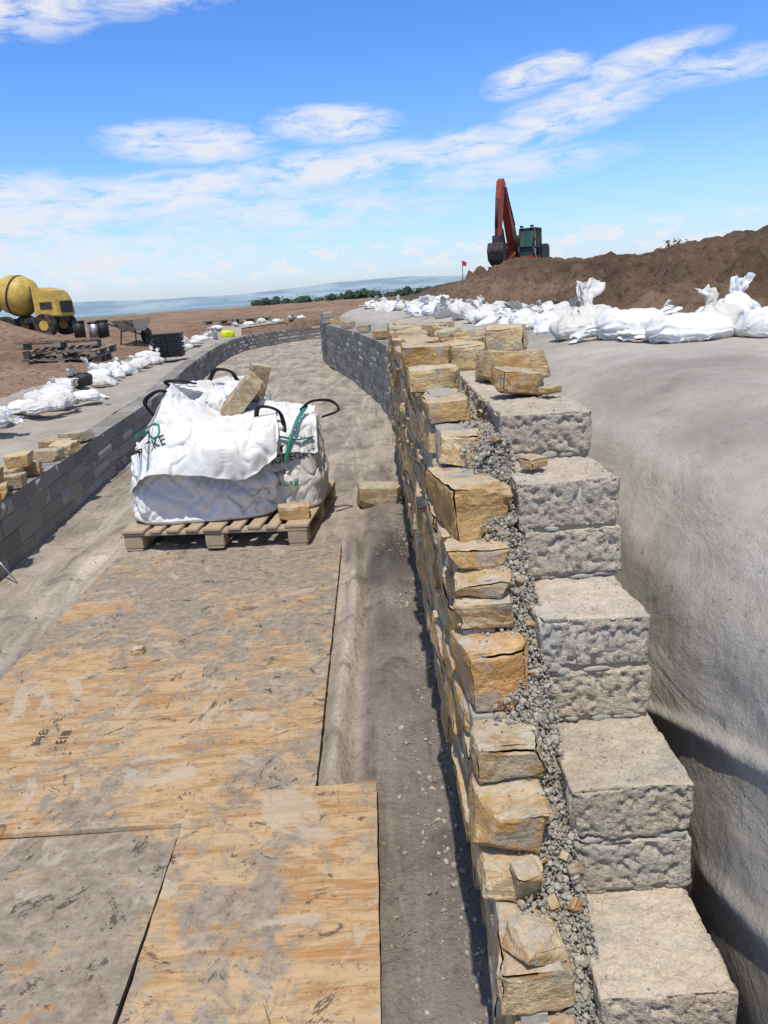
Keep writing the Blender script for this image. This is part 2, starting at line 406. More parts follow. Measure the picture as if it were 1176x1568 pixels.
def curve_wall(name,fn,side,courses,mats,ymax_coarse_cell=.055,seed=1,tintvar=.18):
    mb=MB(); r=np.random.default_rng(seed)
    yy=np.linspace(-2,33,3501); xx=fn(yy); s=np.concatenate([[0],np.cumsum(np.hypot(np.diff(xx),np.diff(yy)))])
    for k,(z0,ya,yb,nf) in enumerate(courses):
        sa=np.interp(ya,yy,s); sb=np.interp(yb,yy,s); first=.44 if k%2==0 else .22
        if nf>0: first=.44
        i=0; cur=sa
        while cur<sb:
            L=first if i==0 else .44
            sm=cur+L/2; y=np.interp(sm,s,yy); x=float(fn(y)); dx=float(fn(y+.05)-fn(y-.05))/.1
            ang=-math.atan(dx); nx,ny=math.cos(ang),math.sin(ang)
            cx=x+side*.1075*nx; cy=y+side*.1075*ny
            t=1-r.uniform(0,tintvar)+.03; tc=np.array([t,t*r.uniform(.97,1.01),t*r.uniform(.93,1.)])
            fine=i<nf
            j=r.normal(0,.003,2)
            place_block(mb,cx+j[0],cy+(r.normal(0,.003) if fine else 0),z0+.05+(0 if not fine else r.normal(0,.001)),ang+r.normal(0,.008),L-.002,.0042 if fine else ymax_coarse_cell,int(r.integers(1e6)),fine,tc)
            cur+=L+.010; i+=1
        ym=np.linspace(ya+.012,yb-.02,max(3,int((yb-ya)/.15))); x0=fn(ym)+side*.004; x1=fn(ym)+side*.205
        if nf>0:
            ym=np.linspace(ya+.010,yb-.02,max(3,int((yb-ya)/.02))); 
            w=(fbm(np.stack([ym*30,ym*0,ym*0+k],1),3,4)-.5)*.01
            x0=fn(ym)+side*.006+w; x1=fn(ym)+side*.209+w
        za=z0-.0105; zc=z0+.085
        V=np.concatenate([np.stack([x0,ym,0*ym+za],1),np.stack([x0,ym,0*ym+zc],1),np.stack([x1,ym,0*ym+zc],1),np.stack([x1,ym,0*ym+za],1)])
        n=len(ym); F=[]
        for q in range(4):
            a=np.arange(n-1)+q*n; b=np.arange(n-1)+((q+1)%4)*n
            F.append(np.stack([a,a+1,b+1,b],1))
        F=np.concatenate(F); F=np.concatenate([F,[[0,n,2*n,3*n]],[[4*n-1,3*n-1,2*n-1,n-1]]])
        mb.add(V,F,(1,1,1),1)
        if nf>0 and k>=4:
            g=np.random.default_rng(900+k)
            for q in range(int(g.integers(3,6))):
                xq=.285+.215*g.uniform(.04,.96)
                Vv,Ff=lump((g.uniform(.02,.06),g.uniform(.008,.013),g.uniform(.008,.020)),int(g.integers(1e5)),3,2.5,.005,45)
                mb.add(Vv+np.array([xq,ya+.008,z0-.004+g.normal(0,.003)]),Ff,(1,1,1),1)
    return mb.obj(name,mats)
starts=[.92]*4+[1.13]*2+[1.345]*2+[1.555]*2+[1.77]
ends=[5.2]*8+[5.4,5.0,4.6]
near=curve_wall('stepped_end',XB,1,[(k*.11,starts[k],ends[k],2 if k>=3 else 0) for k in range(11)],[M_block,M_mortar],seed=5)
farw=curve_wall('curved_run',XB,1,[(k*.11,5.25,22.5,0) for k in range(8)]+[(8*.11,5.6,8.2,0)],[M_block_far,M_mortar],seed=6,tintvar=.4)
group('concrete_block_wall',[near,farw])
lw=curve_wall('blocks',XL,-1,[(k*.11,-.5,31,0) for k in range(4)],[M_block_far,M_mortar],seed=8,tintvar=.4)
group('low_concrete_block_wall',[lw])

# ------------------------------------------------------------------ stone facing
PAL=np.array([(1.0,.93,.80),(1.0,.82,.55),(1.12,1.07,.98),(.80,.68,.52),(.80,.84,.88),(1.08,.96,.75),(1.0,.72,.44)])
def rtint(r,k=None):
    return PAL[r.integers(len(PAL)) if k is None else k]*r.uniform(.82,1.08)
mb=MB(); r=np.random.default_rng(21)
rows=[(-.02,.19,.80,7.0),(.19,.385,.84,7.0),(.39,.478,.93,7.0),(.482,.545,1.06,7.0),(.545,.632,1.10,6.8),(.640,.706,1.19,6.8),(.71,.835,1.30,6.6),(.842,.90,1.385,6.4),(.902,.935,1.41,6.2),(.938,.978,1.47,6.1),(.985,1.090,1.55,5.9),(1.095,1.165,1.73,5.6),(1.168,1.225,1.88,5.2)]
firstL={2:.16,3:.18,4:.16,5:.15,6:.18,7:.13,8:.12,9:.12,10:.20,11:.16,12:.15}
firstT={2:2,3:2,4:1,5:4,6:6,7:2,8:1,9:5,10:1,11:2,12:1}
for k,(z0,z1,ya,yb) in enumerate(rows):
    y=ya;i=0; zm=(z0+z1)/2; xf=.180-.052*float(ss(np.array(zm/.5)))
    while y<yb:
        L=firstL.get(k,.2) if i==0 else r.uniform(.14,.42)*(1 if z1-z0<.1 else 1.15)
        hero=i==0 and k>1
        w=r.uniform(.085,.12) if i else {10:.130,6:.12,5:.125}.get(k,.110)
        V,F=stone((w,L-.010,(z1-z0)*r.uniform(.88,1.0)),int(r.integers(1e6)),.0055 if hero else (.012 if y<2.4 else .022),.13 if hero else .13,6 if hero else 3,(.76,.96) if hero else (.80,.98),.005 if hero else .0045)
        V=V@rotm(r.normal(0,.02),r.normal(0,.03),r.normal(0,.06 if hero else .03)).T
        V+=np.array([xf+w/2+r.uniform(-.008,.008),y+L/2,zm])
        mb.add(V,F,rtint(r,firstT.get(k) if i==0 else None)); y+=L+.006;i+=1
    V,F,N=gridbox((.205-xf-.012,yb-ya-.10,z1-z0+.008),.03,.003)
    V=V+np.array([(xf+.012+.205)/2,(ya+.10+yb)/2,zm]); V+=vec_noise(V*30,2,k)*.008; mb.add(V,F,(1,1,1),1)
def put(size,loc,rot=(0,0,0),seed=0,k=None,cell=.009,**kw):
    V,F=stone(size,seed,cell,**kw); V=V@rotm(*rot).T+np.array(loc); mb.add(V,F,rtint(np.random.default_rng(seed),k))
put((.085,.08,.030),(.185,.985,.494),(.1,.05,.3),11,2,.005,ncham=14,cham=(.58,.75))
put((.05,.05,.010),(.195,1.07,.553),(.1,0,.3),12,3)
put((.16,.14,.085),(.165,2.55,1.275),(0,0,.1),13,1)
put((.14,.12,.06),(.16,2.2,1.25),(0,0,-.1),14,0)
for i in range(13):
    q=np.random.default_rng(100+i); yq=2.8+i*.2
    put((q.uniform(.11,.18),q.uniform(.13,.2),q.uniform(.04,.08)),(.19+q.uniform(-.02,.03),yq,1.25+q.uniform(-.01,.015)),(q.normal(0,.05),q.normal(0,.05),q.normal(0,.2)),200+i)
facing=mb.obj('facing_stones',[M_stone,M_mortar],False)
yc=np.linspace(.90,6.6,300); zt=np.minimum(yc-.48-.12,1.13); zt=np.where(yc>5.2,np.minimum(zt,.9),zt)
cols=np.array([.208,.208,.212,.22,.23,.24,.25,.26,.275,.292]); 
V=[]
for i,(y,z) in enumerate(zip(yc,zt)):
    for j,x in enumerate(cols):
        V.append((x,y,-.05 if j==0 else z-.01))
V=np.array(V); q=(fbm(V*25,4,61)-.5)*.03; q[np.arange(len(V))%len(cols)==0]=0; V[:,2]+=q
core=simple('rubble_core',V,grid_faces(len(yc),len(cols)),M_grav,tint=(.75,.71,.65))
mbg=MB(); r=np.random.default_rng(33)
n=19000; y=.86+2.3*r.uniform(0,1,n)**1.25; x=np.clip(r.normal(.255,.030,n),.185,.298)
z=np.minimum(y-.48-.085,1.155)-.02+r.uniform(0,.022,n)+.06*(fbm(np.stack([x*14,y*14,y*0],1),3,3)-.5)
g=r.uniform(.7,1.15,n)[:,None]*np.array([1,.97,.91]); pebbles(mbg,np.stack([x,y,z],1),r.uniform(.0012,.0034,n)*r.choice([1,1,1,1,1,1,1.7,2.6],n),34,g)
for k,(z0,z1,ya,yb) in enumerate(rows):
    if k<2: continue
    m=40; y=ya+r.uniform(.05,.18,m); x=r.uniform(.16,.26,m)
    pebbles(mbg,np.stack([x,y,np.full(m,z1+.001)],1),r.uniform(.0012,.004,m),40+k,r.uniform(.8,1.3,m)[:,None]*np.array([1,.98,.93]))
for k in range(3,11):
    m=30; y=starts[k]+r.uniform(.01,.2,m); x=r.uniform(.29,.49,m)
    pebbles(mbg,np.stack([x,y,np.full(m,k*.11+.101)],1),r.uniform(.001,.003,m),60+k,r.uniform(.8,1.3,m)[:,None]*np.array([1,.97,.9]))
grav=mbg.obj('gravel_fill',[M_grav],False)
mbc=MB(); r=np.random.default_rng(35)
for i in range(34):
    y=r.uniform(.95,2.3); s=r.uniform(.012,.030)
    V,F=stone((s,s*r.uniform(.6,1.2),s*r.uniform(.3,.7)),900+i,.006,ncham=4); V=V@rotm(r.normal(0,.4),r.normal(0,.4),r.uniform(0,6)).T+np.array([r.uniform(.225,.285),y,min(y-.56,1.16)-.006]); mbc.add(V,F,rtint(r)*.85)
chips=mbc.obj('stone_chips',[M_stone],False)
group('sandstone_facing_wall',[facing,core,grav,chips])

def loose(size,loc,rot=(0,0,0),seed=0,k=None,cell=.009,name='sandstone_block',**kw):
    V,F=stone(size,seed,cell,**kw); V=V@rotm(*rot).T
    o=simple(name,V,F,M_stone,False,tint=rtint(np.random.default_rng(seed),k)); o.location=loc; return o
loose((.175,.17,.085),(.425,2.42,1.253),(0,.03,.15),301,0,.006)
loose((.125,.14,.07),(.415,2.46,1.328),(.02,-.06,-.2),302,2,.006)
loose((.105,.09,.065),(.375,2.06,1.242),(.1,.15,.4),303,1,.005,jit=.2,ncham=8,cham=(.7,.95))
loose((.055,.045,.018),(.45,2.0,1.222),(.05,0,.4),304,3,.005)
loose((.04,.05,.014),(.43,2.13,1.22),(.05,0,1.4),305,3,.005)
loose((.05,.045,.018),(.335,1.66,1.112),(.05,0,.7),306,5,.005)
loose((.13,.12,.08),(.33,2.95,1.25),(0,0,.2),307,0)
for i in range(13):
    q=np.random.default_rng(400+i); yq=2.85+i*.19
    loose((q.uniform(.12,.2),q.uniform(.1,.17),q.uniform(.04,.085)),(q.uniform(.3,.46),yq,1.21+.03),(q.normal(0,.06),q.normal(0,.06),q.uniform(0,3)),410+i)
for i in range(5):
    q=np.random.default_rng(450+i)
    loose((.2,.16,.1),(float(XB(8.5+i*1.9))+.1,8.5+i*1.9,.94 if i else 1.04),(0,0,q.uniform(0,3)),460+i)
mbs=MB()
for i in range(3):
    for j in range(2): place_block(mbs,-.95+.02*j,17.0+i*.46,.88+.06+j*.11,.15,.44,.06,i*7+j)
mbs.obj('concrete_block_stack',[M_block_far])
loose((.30,.24,.15),(-.03,5.45,.065),(0,.05,.12),470,4,.01)
LS=[(4.35,.02),(4.6,.10),(4.85,.04),(5.05,.16),(5.25,.05),(5.35,.14),(5.75,.08),(6.0,.02),(6.15,.14),(6.5,.08)]
for i,(yq,o) in enumerate(LS):
    q=np.random.default_rng(500+i)
    loose((q.uniform(.17,.26),q.uniform(.14,.2),q.uniform(.06,.10)),(float(XL(yq))-.03-o,yq,.44+.035),(q.normal(0,.06),q.normal(0,.06),q.uniform(-.4,.4)),510+i,[3,1,4,5,3,2,4,0,3,4][i])
loose((.17,.15,.09),(float(XL(5.15))-.1,5.15,.44+.12),(0,0,.3),531,5)
loose((.16,.13,.08),(float(XL(4.62))-.12,4.65,.44+.12),(0,0,.1),532,0)
loose((.06,.05,.03),(-1.12,3.1,.05),(0,0,.1),533,0)
mbd=MB(); r=np.random.default_rng(71); n=4200
y=.6+10*r.uniform(0,1,n)**1.5; x=np.where(r.uniform(0,1,n)<.5,.16-np.abs(r.normal(0,.10,n)),r.uniform(-2.2,.1,n))
ok=~((x<-.08)&(x>-1.66)&(y<4.5)); x=x[ok];y=y[ok];n=len(x)
pebbles(mbd,np.stack([x,y,np.full(n,.004)],1),np.minimum(.014,r.uniform(.0015,.0042,n)*r.choice([1,1,1,2.6],n)),72,r.uniform(.6,1.3,n)[:,None]*np.array([1,.93,.83]))
m=160; x=r.uniform(-1.6,-.3,m);y=r.uniform(1,4.3,m)
pebbles(mbd,np.stack([x,y,np.full(m,.043)],1),r.uniform(.0012,.004,m),73,r.uniform(.5,1.1,m)[:,None]*np.array([1,.9,.8]))
mbd.obj('rubble_debris',[M_grav],False)

# ------------------------------------------------------------------ plywood
def sheet(name,x0,x1,y0,y1,zf,dirt,th=.016,seed=0,skew=0):
    V,F,N=gridbox((x1-x0,y1-y0,th),.03,.002)
    top=V[:,2].copy()
    V[:,0]+=(x0+x1)/2; V[:,1]+=(y0+y1)/2+skew*(V[:,0]-(x0+x1)/2)
    V[:,2]=top+zf(V[:,0],V[:,1])+(fbm(V*np.array([1.5,1.5,0]),2,seed)-.5)*.008
    V[:,:2]+=(vec_noise(V*30,2,seed)[:,:2])*.006
    d=dirt(V[:,0],V[:,1])+0*V[:,0]
    return simple(name,V,F,M_ply,tint=np.stack([d,d,d],1))
sA=sheet('plywood_sheet',-1.65,-.27,1.93,4.46,lambda x,y:.032+0*x,lambda x,y:.485+.11*ss((y-2.6)/1.6)-.03*ss((-1.0-x)/.5),seed=1,skew=-.015)
sB=sheet('plywood_sheet.001',-.645,-.08,.4,2.03,lambda x,y:.014+.038*ss((y-.9)/1.1),lambda x,y:.475,seed=2,skew=.02)
sC=sheet('plywood_sheet.002',-2.0,-.66,.4,2.05,lambda x,y:.012+0*x,lambda x,y:.565,seed=3)
def text_mesh(name,body,size,mat,M):
    c=bpy.data.curves.new(name,'FONT'); c.body=body; c.size=size; c.resolution_u=2
    o=bpy.data.objects.new(name,c); COL.objects.link(o)
    dg=bpy.context.evaluated_depsgraph_get(); me=bpy.data.meshes.new_from_object(o.evaluated_get(dg))
    bpy.data.objects.remove(o); me.name=name; me.materials.clear(); me.materials.append(mat)
    o=bpy.data.objects.new(name,me); COL.objects.link(o); me.transform(M); return o
for i,(b,sz) in enumerate([("II=I:EI",.045),("E1III",.05)]):
    t=text_mesh('stencil_print_%d'%i,b,sz,M_ink,Matrix.Translation((-1.27+.09*i,2.40,.0445))@Matrix.Rotation(math.radians(92),4,'Z')); t.parent=sA

# ------------------------------------------------------------------ membranes
def smooth_prof(d,z,n,w=9):
    d=np.array(d);z=np.array(z); L=np.concatenate([[0],np.cumsum(np.hypot(np.diff(d),np.diff(z)))]); s=np.linspace(0,L[-1],n)
    a=np.interp(s,L,d);b=np.interp(s,L,z);k=np.ones(w)/w
    for _ in range(2):
        a=np.convolve(np.pad(a,(w//2,w//2),'edge'),k,'valid');b=np.convolve(np.pad(b,(w//2,w//2),'edge'),k,'valid')
    return a,b
ys=np.concatenate([np.arange(.0,5,.016),np.arange(5,22.3,.08)]); nc=190
a,b=smooth_prof([.06,.075,.10,.16,.30,.52,.8,1.0],[-.1,.3,.58,.80,.97,1.06,1.10,1.11],nc)
V=[]
for y in ys:
    xr=float(XB(y))+.215; W=float(XG(y))+.2-xr
    d=np.where(a<.8,a,.8+(a-.8)/.2*max(.1,W-.8)); V.append(np.stack([xr+d,np.full(nc,y),b],1))
V=np.concatenate(V); A=np.tile(a,len(ys))
lo=(fbm(V*np.array([1.4,.9,1.4]),4,81)-.5); hi=(fbm(V*np.array([5,2.6,5]),4,82)-.5)
face=ss((.75-A)/.4)
V[:,0]+=face*(lo*.14+hi*.032)*ss((V[:,2])/.6)
V[:,2]+=(1-face*.6)*(lo*.08+hi*.028)
# welded seam and two sagging folds (measured along the sheet: y position, girth s)
S=np.tile(np.linspace(0,1,nc),len(ys)); Yv=V[:,1]
def fold(y0,y1,s0,s1,w,h,curve=0):
    t=(Yv-y0)/(y1-y0); m=ss(t*5)*ss((1-t)*5); sc=s0+(s1-s0)*t+curve*np.sin(np.pi*np.clip(t,0,1))
    return h*m*np.exp(-((S-sc)/w)**2)
rr=fold(.55,1.75,.47,.30,.010,.020,.02)+fold(1.5,2.4,.33,.42,.010,.014,-.01)+fold(.5,1.3,.36,.25,.012,.016)+fold(2.0,4.6,.50,.62,.010,.010)
V[:,0]-=rr*.8; V[:,2]+=rr*.5
seam=np.exp(-((Yv-3.15-.05*np.sin(V[:,0]*3))/.012)**2)*.007; V[:,2]+=seam*(1-face*.5); V[:,0]-=seam*face
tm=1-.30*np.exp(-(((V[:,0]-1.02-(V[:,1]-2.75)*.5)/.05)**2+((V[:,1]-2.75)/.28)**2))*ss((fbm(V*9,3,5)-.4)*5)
tm*=1-.35*ss((.55-V[:,2])/.6)  # trench shade painted into the tint, darker towards the bottom
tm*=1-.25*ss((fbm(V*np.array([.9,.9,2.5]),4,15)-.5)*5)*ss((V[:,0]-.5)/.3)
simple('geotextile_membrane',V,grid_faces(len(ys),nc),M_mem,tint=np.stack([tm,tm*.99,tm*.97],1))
ys=np.arange(-.5,27,.06); nc=70; V=[]
for y in ys:
    x0=float(XL(y))-.205; w=float(np.interp(y,[0,9,13,18],[2.2,2.0,1.4,1.15]))
    x=x0-np.linspace(0,1,nc)*w; V.append(np.stack([x,np.full(nc,y),np.zeros(nc)],1))
V=np.concatenate(V); 
xs=V[:,0]; gz=hgt(xs,V[:,1]); t=np.tile(np.linspace(0,1,nc),len(ys))
V[:,2]=np.maximum(gz,.40)+.03+(fbm(V*np.array([2.5,2,1]),4,91)-.5)*.12*ss(t*4)+(fbm(V*9,3,92)-.5)*.03
V[:,2]+=.08*np.exp(-((t-.68)/.12)**2)
V[:,2]-=.14*ss((t-.93)/.07)
simple('geotextile_membrane.001',V,grid_faces(len(ys),nc)[:,::-1],M_mem_l)

# ------------------------------------------------------------------ sandbags
def sandbag_mesh(seed,mat):
    r=np.random.default_rng(seed); nt,na=64,72
    t=np.linspace(0,1,nt); th=np.linspace(0,2*np.pi,na,endpoint=False)
    fl=r.uniform(.32,.58)
    xs=np.interp(t,[0,.72,.8,1],[-.25,.20,.245,.245+r.uniform(.07,.14)])
    body=np.sqrt(np.clip(1-np.abs((xs+.02)/.245)**3.2,0,1))
    R=np.where(t<.74,np.maximum(body,.17),np.interp(t,[.74,.8,1],[.22,.17,fl]))
    R[0]=.02;R[1]=.3
    T,TH=np.meshgrid(np.arange(nt),th,indexing='ij'); T=T.ravel();TH=TH.ravel()
    neck=np.exp(-((xs[T]-.245)/.10)**2); tail=ss((xs[T]-.25)/.08)
    ph=r.uniform(0,6)
    wr=1+neck*.22*np.sin(TH*9+ph+2*np.sin(TH*2))+tail*(.35*np.sin(TH*4+ph+xs[T]*14)+.2*np.sin(TH*9+ph*2))+.02*np.sin(TH*17+ph)
    rad=R[T]*wr
    y=rad*.165*np.cos(TH); z=rad*np.where(np.sin(TH)<0,.06,.105)*np.sin(TH)*(1-tail*.35)
    bend=r.uniform(-.5,.6)
    z=z+tail*(xs[T]-.25)*bend; y=y+tail*(xs[T]-.25)*r.uniform(-.6,.6)
    V=np.stack([xs[T]-tail*.03*np.sin(TH*3+ph),y,z+.06],1)
    V+=vec_noise(V*9+seed,3,seed)*.065
    cr=np.exp(-(np.abs(fbm(V*np.array([9,12,12])+seed,3,seed+3)-.5)/.03))
    V[:,2]-=cr*.016
    V[:,2]=np.maximum(V[:,2],0)
    i,j=np.meshgrid(np.arange(nt-1),np.arange(na),indexing='ij'); i=i.ravel();j=j.ravel();j2=(j+1)%na
    F=np.stack([i*na+j,i*na+j2,(i+1)*na+j2,(i+1)*na+j],1)[:,::-1]
    o=simple('sandbag_src',V,F,mat); me=o.data; bpy.data.objects.remove(o); return me
BM=[sandbag_mesh(600+i,M_bag if i%2 else M_bag2) for i in range(9)]
cnt=[0]
def bag(x,y,z,rz,tilt=0,s=1.,k=None,roll=0):
    me=BM[cnt[0]%9 if k is None else k]
    o=bpy.data.objects.new('sandbag',me); COL.objects.link(o); o.location=(x,y,z)
    o.rotation_euler=Euler((roll,tilt,rz)); g=np.random.default_rng(cnt[0]); o.scale=(s*g.uniform(.85,1.15),s*g.uniform(.9,1.25),s*g.uniform(.95,1.4)); cnt[0]+=1
r=np.random.default_rng(88)
ZM=1.11
bag(2.30,4.35,1.09,.35,0,1.2,1); bag(1.80,4.50,1.09,2.9,0,1.0,3); bag(2.10,4.82,1.08,1.7,-1.1,.95,4); bag(2.30,4.95,1.1,1.2,-1.0,.95,5)
bag(1.58,4.85,1.10,2.9,0,.8,7); bag(1.75,5.2,1.10,.5,-.2,.8); bag(1.40,5.25,1.10,.2,0,.8);bag(1.52,5.5,1.08,2.0,-1.2,.95,6)
y=5.5
while y<21:
    xg=float(XG(y)); s=.70
    for q in range(3 if y<13 else 2):
        xx=xg-.28+r.uniform(-.3,.35); 
        bag(xx,y+r.uniform(-.1,.1),max(ZM-.02,H1(xx,y)-.03)+r.uniform(-.03,.03),r.uniform(0,6.28),r.choice([0,0,-.4,-1.0]),s*r.uniform(.8,1.1))
    y+=.30+.01*y
for i in range(20):
    y=r.uniform(10,21); xx=float(XG(y))+r.uniform(.0,.8); bag(xx,y,H1(xx,y)-.02,r.uniform(0,6.28),r.choice([0,-.4]),.75)
y=9.2
while y<28.5:
    off=float(np.interp(y,[6,9,13,18],[1.5,1.2,.95,.8]))
    for q in range(3 if y<14 else (2 if y<20 else 1)):
        xx=float(XL(y))-off+r.uniform(-.25,.2)
        bag(xx,y+r.uniform(-.15,.15),max(.40,H1(xx,y))+.03+r.uniform(0,.06),r.uniform(0,6.28),r.choice([0,0,0,-.4,-.9]),.68*r.uniform(.8,1.15))
    y+=.38+.01*y
for xx,y,s in [(-3.55,7.1,.8),(-3.85,7.25,.85),(-3.75,7.6,.7),(-3.5,8.1,.8),(-3.75,8.3,.8),(-3.42,8.5,.7),(-3.62,8.8,.75),(-3.9,8.9,.7),(-3.3,8.9,.6)]: bag(xx,y,.50,r.uniform(0,6),0,s)

# ------------------------------------------------------------------ hard-surface helpers
def box(name,c,s,mat,rot=(0,0,0),bev=.004):
    bm=bmesh.new(); bmesh.ops.create_cube(bm,size=1)
    for v in bm.verts: v.co=Vector((v.co.x*s[0],v.co.y*s[1],v.co.z*s[2]))
    if bev: bmesh.ops.bevel(bm,geom=list(bm.edges),offset=min(bev,min(s)*.3),segments=2,affect='EDGES')
    me=bpy.data.meshes.new(name); bm.to_mesh(me); bm.free(); me.materials.append(mat)
    o=bpy.data.objects.new(name,me); COL.objects.link(o); o.location=c; o.rotation_euler=rot; return o
def cyl(name,p,q,rad,mat,seg=20,rad2=None,bev=0):
    p=Vector(p);q=Vector(q);d=q-p; bm=bmesh.new()
    bmesh.ops.create_cone(bm,cap_ends=True,segments=seg,radius1=rad,radius2=rad if rad2 is None else rad2,depth=d.length)
    bm.transform(Matrix.Translation((p+q)/2)@d.to_track_quat('Z','Y').to_matrix().to_4x4())
    me=bpy.data.meshes.new(name);bm.to_mesh(me);bm.free();me.materials.append(mat)
    for f in me.polygons: f.use_smooth=len(f.vertices)==4
    o=bpy.data.objects.new(name,me);COL.objects.link(o);return o
def prism(name,pts,y0,y1,mat,bev=.02):
    bm=bmesh.new(); vs=[bm.verts.new((x,y0,z)) for x,z in pts]; f=bm.faces.new(vs)
    e=bmesh.ops.extrude_face_region(bm,geom=[f]); 
    for v in e['geom']:
        if isinstance(v,bmesh.types.BMVert): v.co.y=y1
    bmesh.ops.recalc_face_normals(bm,faces=bm.faces)
    if bev: bmesh.ops.bevel(bm,geom=list(bm.edges),offset=bev,segments=2,affect='EDGES')
    me=bpy.data.meshes.new(name);bm.to_mesh(me);bm.free();me.materials.append(mat)
    o=bpy.data.objects.new(name,me);COL.objects.link(o);return o
def pallet(mat,W=1.2,D=1.15,name='pallet',loc=(0,0,0),rot=(0,0,0)):
    ps=[]; r=np.random.default_rng(int(abs(loc[0]*100)))
    widths=[.15,.075,.085,.085,.12,.085,.085,.075,.15]; gap=(W-sum(widths))/(len(widths)-1); x=-W/2
    for i,w in enumerate(widths):
        ps.append(box('deck_board_%d'%i,(x+w/2,r.normal(0,.006),.128+.004*r.uniform(-.3,.3)),(w,D+r.uniform(-.01,.01),.018),mat,(0,0,r.normal(0,.006)))); x+=w+gap
    for j,yb in enumerate((-D/2+.06,0,D/2-.06)): ps.append(box('cross_board_%d'%j,(0,yb,.107),(W-.01,.1,.02),mat))
    for i,xb in enumerate((-W/2+.07,0,W/2-.07)):
        for j,yb in enumerate((-D/2+.06,0,D/2-.06)): ps.append(box('foot_block_%d%d'%(i,j),(xb,yb,.057),(.12,.10,.078),mat))
        ps.append(box('base_board_%d'%i,(xb,0,.009),(.11,D-.02,.017),mat))
    return group(name,ps,loc,rot)
pallet(M_wood,loc=(-1.005,5.16,.01),rot=(0,0,-.115))

# ------------------------------------------------------------------ bulk bags
def crease(P,seed,width=.03,octv=2):
    return np.exp(-(np.abs(fbm(P+seed*1.7,octv,seed)-.5)/width)**1.3)
def bulk(name,c,wx,wy,h,seed,mat,top=.5,lean=(0,0),ex=4.5,nz=130,na=260,bulge=.05,k3=1.):
    t=np.linspace(0,1,nz); th=np.linspace(0,2*np.pi,na,endpoint=False)
    T,TH=np.meshgrid(t,th,indexing='ij');T=T.ravel();TH=TH.ravel()
    ca,sa=np.cos(TH),np.sin(TH); sq=(np.abs(ca)**ex+np.abs(sa)**ex)**(-1/ex)
    R=np.interp(T,[0,.02,.08,.35,.62,.80,.91,1.],[.0,.92,.98,1.03,.99,.90,top,.0]); Zz=np.interp(T,[0,.02,.08,.35,.62,.80,.91,1.],[.0,.0,.04,.34,.68,.92,1.0,1.0])
    V=np.stack([R*sq*ca*wx/2,R*sq*sa*wy/2,Zz*h],1)
    dirn=np.stack([ca,sa,0*ca],1)
    a=np.stack([ca*2.0+Zz*2.2,sa*2.0-Zz*1.6,Zz*1.6],1)
    big=fbm(a*1.1+seed,2,seed)-.5
    c1=crease(a*1.4,seed+1,.030); c2=crease(np.stack([ca*4.5-Zz*3.5,sa*4.5+Zz*2.5,Zz*1.6],1),seed+2,.045)
    c3=crease(np.stack([ca*7+Zz*3,sa*7,Zz*3.5],1),seed+12,.05)
    g4=np.exp(-((np.abs(np.abs(ca)-.72))/.20)**2)*np.sin(TH*30+6*Zz)*.014*ss((Zz-.15)/.5)
    mask=ss(Zz/.12)
    V+=dirn*((big*bulge*2.8-(c1*.032+c2*.022+c3*.010)*k3+g4*k3)*mask)[:,None]
    up=ss((Zz-.72)/.2)
    V[:,2]+=up*((fbm(V*3.2+seed,3,seed+7)-.5)*.26-crease(V*5,seed+9,.03)*.03)
    V[:,0]+=lean[0]*Zz;V[:,1]+=lean[1]*Zz
    V+=vec_noise(V*9,2,seed+8)*.014
    V[:,2]=np.maximum(V[:,2],0.0)
    V+=np.array(c)
    i,j=np.meshgrid(np.arange(nz-1),np.arange(na),indexing='ij'); i=i.ravel();j=j.ravel();j2=(j+1)%na
    F=np.stack([i*na+j,i*na+j2,(i+1)*na+j2,(i+1)*na+j],1)
    return simple(name,V,F,mat)
def crm(G,n,axis):
    G=np.moveaxis(np.asarray(G,float),axis,0); m=len(G); Gp=np.concatenate([[2*G[0]-G[1]],G,[2*G[-1]-G[-2]]]); out=[]
    for s in np.linspace(0,m-1-1e-6,n):
        i=int(s);u=s-i;p0,p1,p2,p3=Gp[i],Gp[i+1],Gp[i+2],Gp[i+3]
        out.append(.5*((2*p1)+(-p0+p2)*u+(2*p0-5*p1+4*p2-p3)*u*u+(-p0+3*p1-3*p2+p3)*u**3))
    return np.moveaxis(np.array(out),0,axis)
def cloth(name,G,mat,seed=0,n=110,m=110,amp=.02,sc=5):
    S=crm(crm(G,n,0),m,1); V=S.reshape(-1,3)
    big=(fbm(V*np.array([sc,sc,sc*.5])+seed,2,seed)-.5)*amp*3.
    c=crease(V*np.array([sc*1.2,sc,sc*.7]),seed+1,.035)*amp*1.2+crease(V*np.array([sc*2.4,sc*2,sc]),seed+2,.05)*amp*.7
    V=V+(big-c)[:,None]*np.array([.2,-.8,.5])+vec_noise(V*12,2,seed)*.012
    o=simple(name,V,grid_faces(n,m),mat); md=o.modifiers.new('thickness','SOLIDIFY'); md.thickness=.004; return o
mainb=bulk('bag_body',(-1.16,5.10,.15),.96,.80,.58,3,M_bag,top=.66,lean=(.02,.02))
flap=cloth('bag_flap',[[(-1.64,4.84,.34),(-1.53,4.80,.60),(-1.38,4.88,.86),(-1.32,5.05,1.01)],[(-1.44,4.60,.50),(-1.32,4.66,.62),(-1.25,4.84,.82),(-1.22,5.1,.90)],[(-1.20,4.58,.50),(-1.08,4.62,.66),(-1.02,4.80,.74),(-1.0,5.15,.78)],[(-.86,4.60,.44),(-.78,4.62,.62),(-.74,4.80,.76),(-.76,5.1,.80)],[(-.64,4.66,.56),(-.62,4.74,.68),(-.64,4.86,.79),(-.66,5.1,.78)]],M_bag,5)
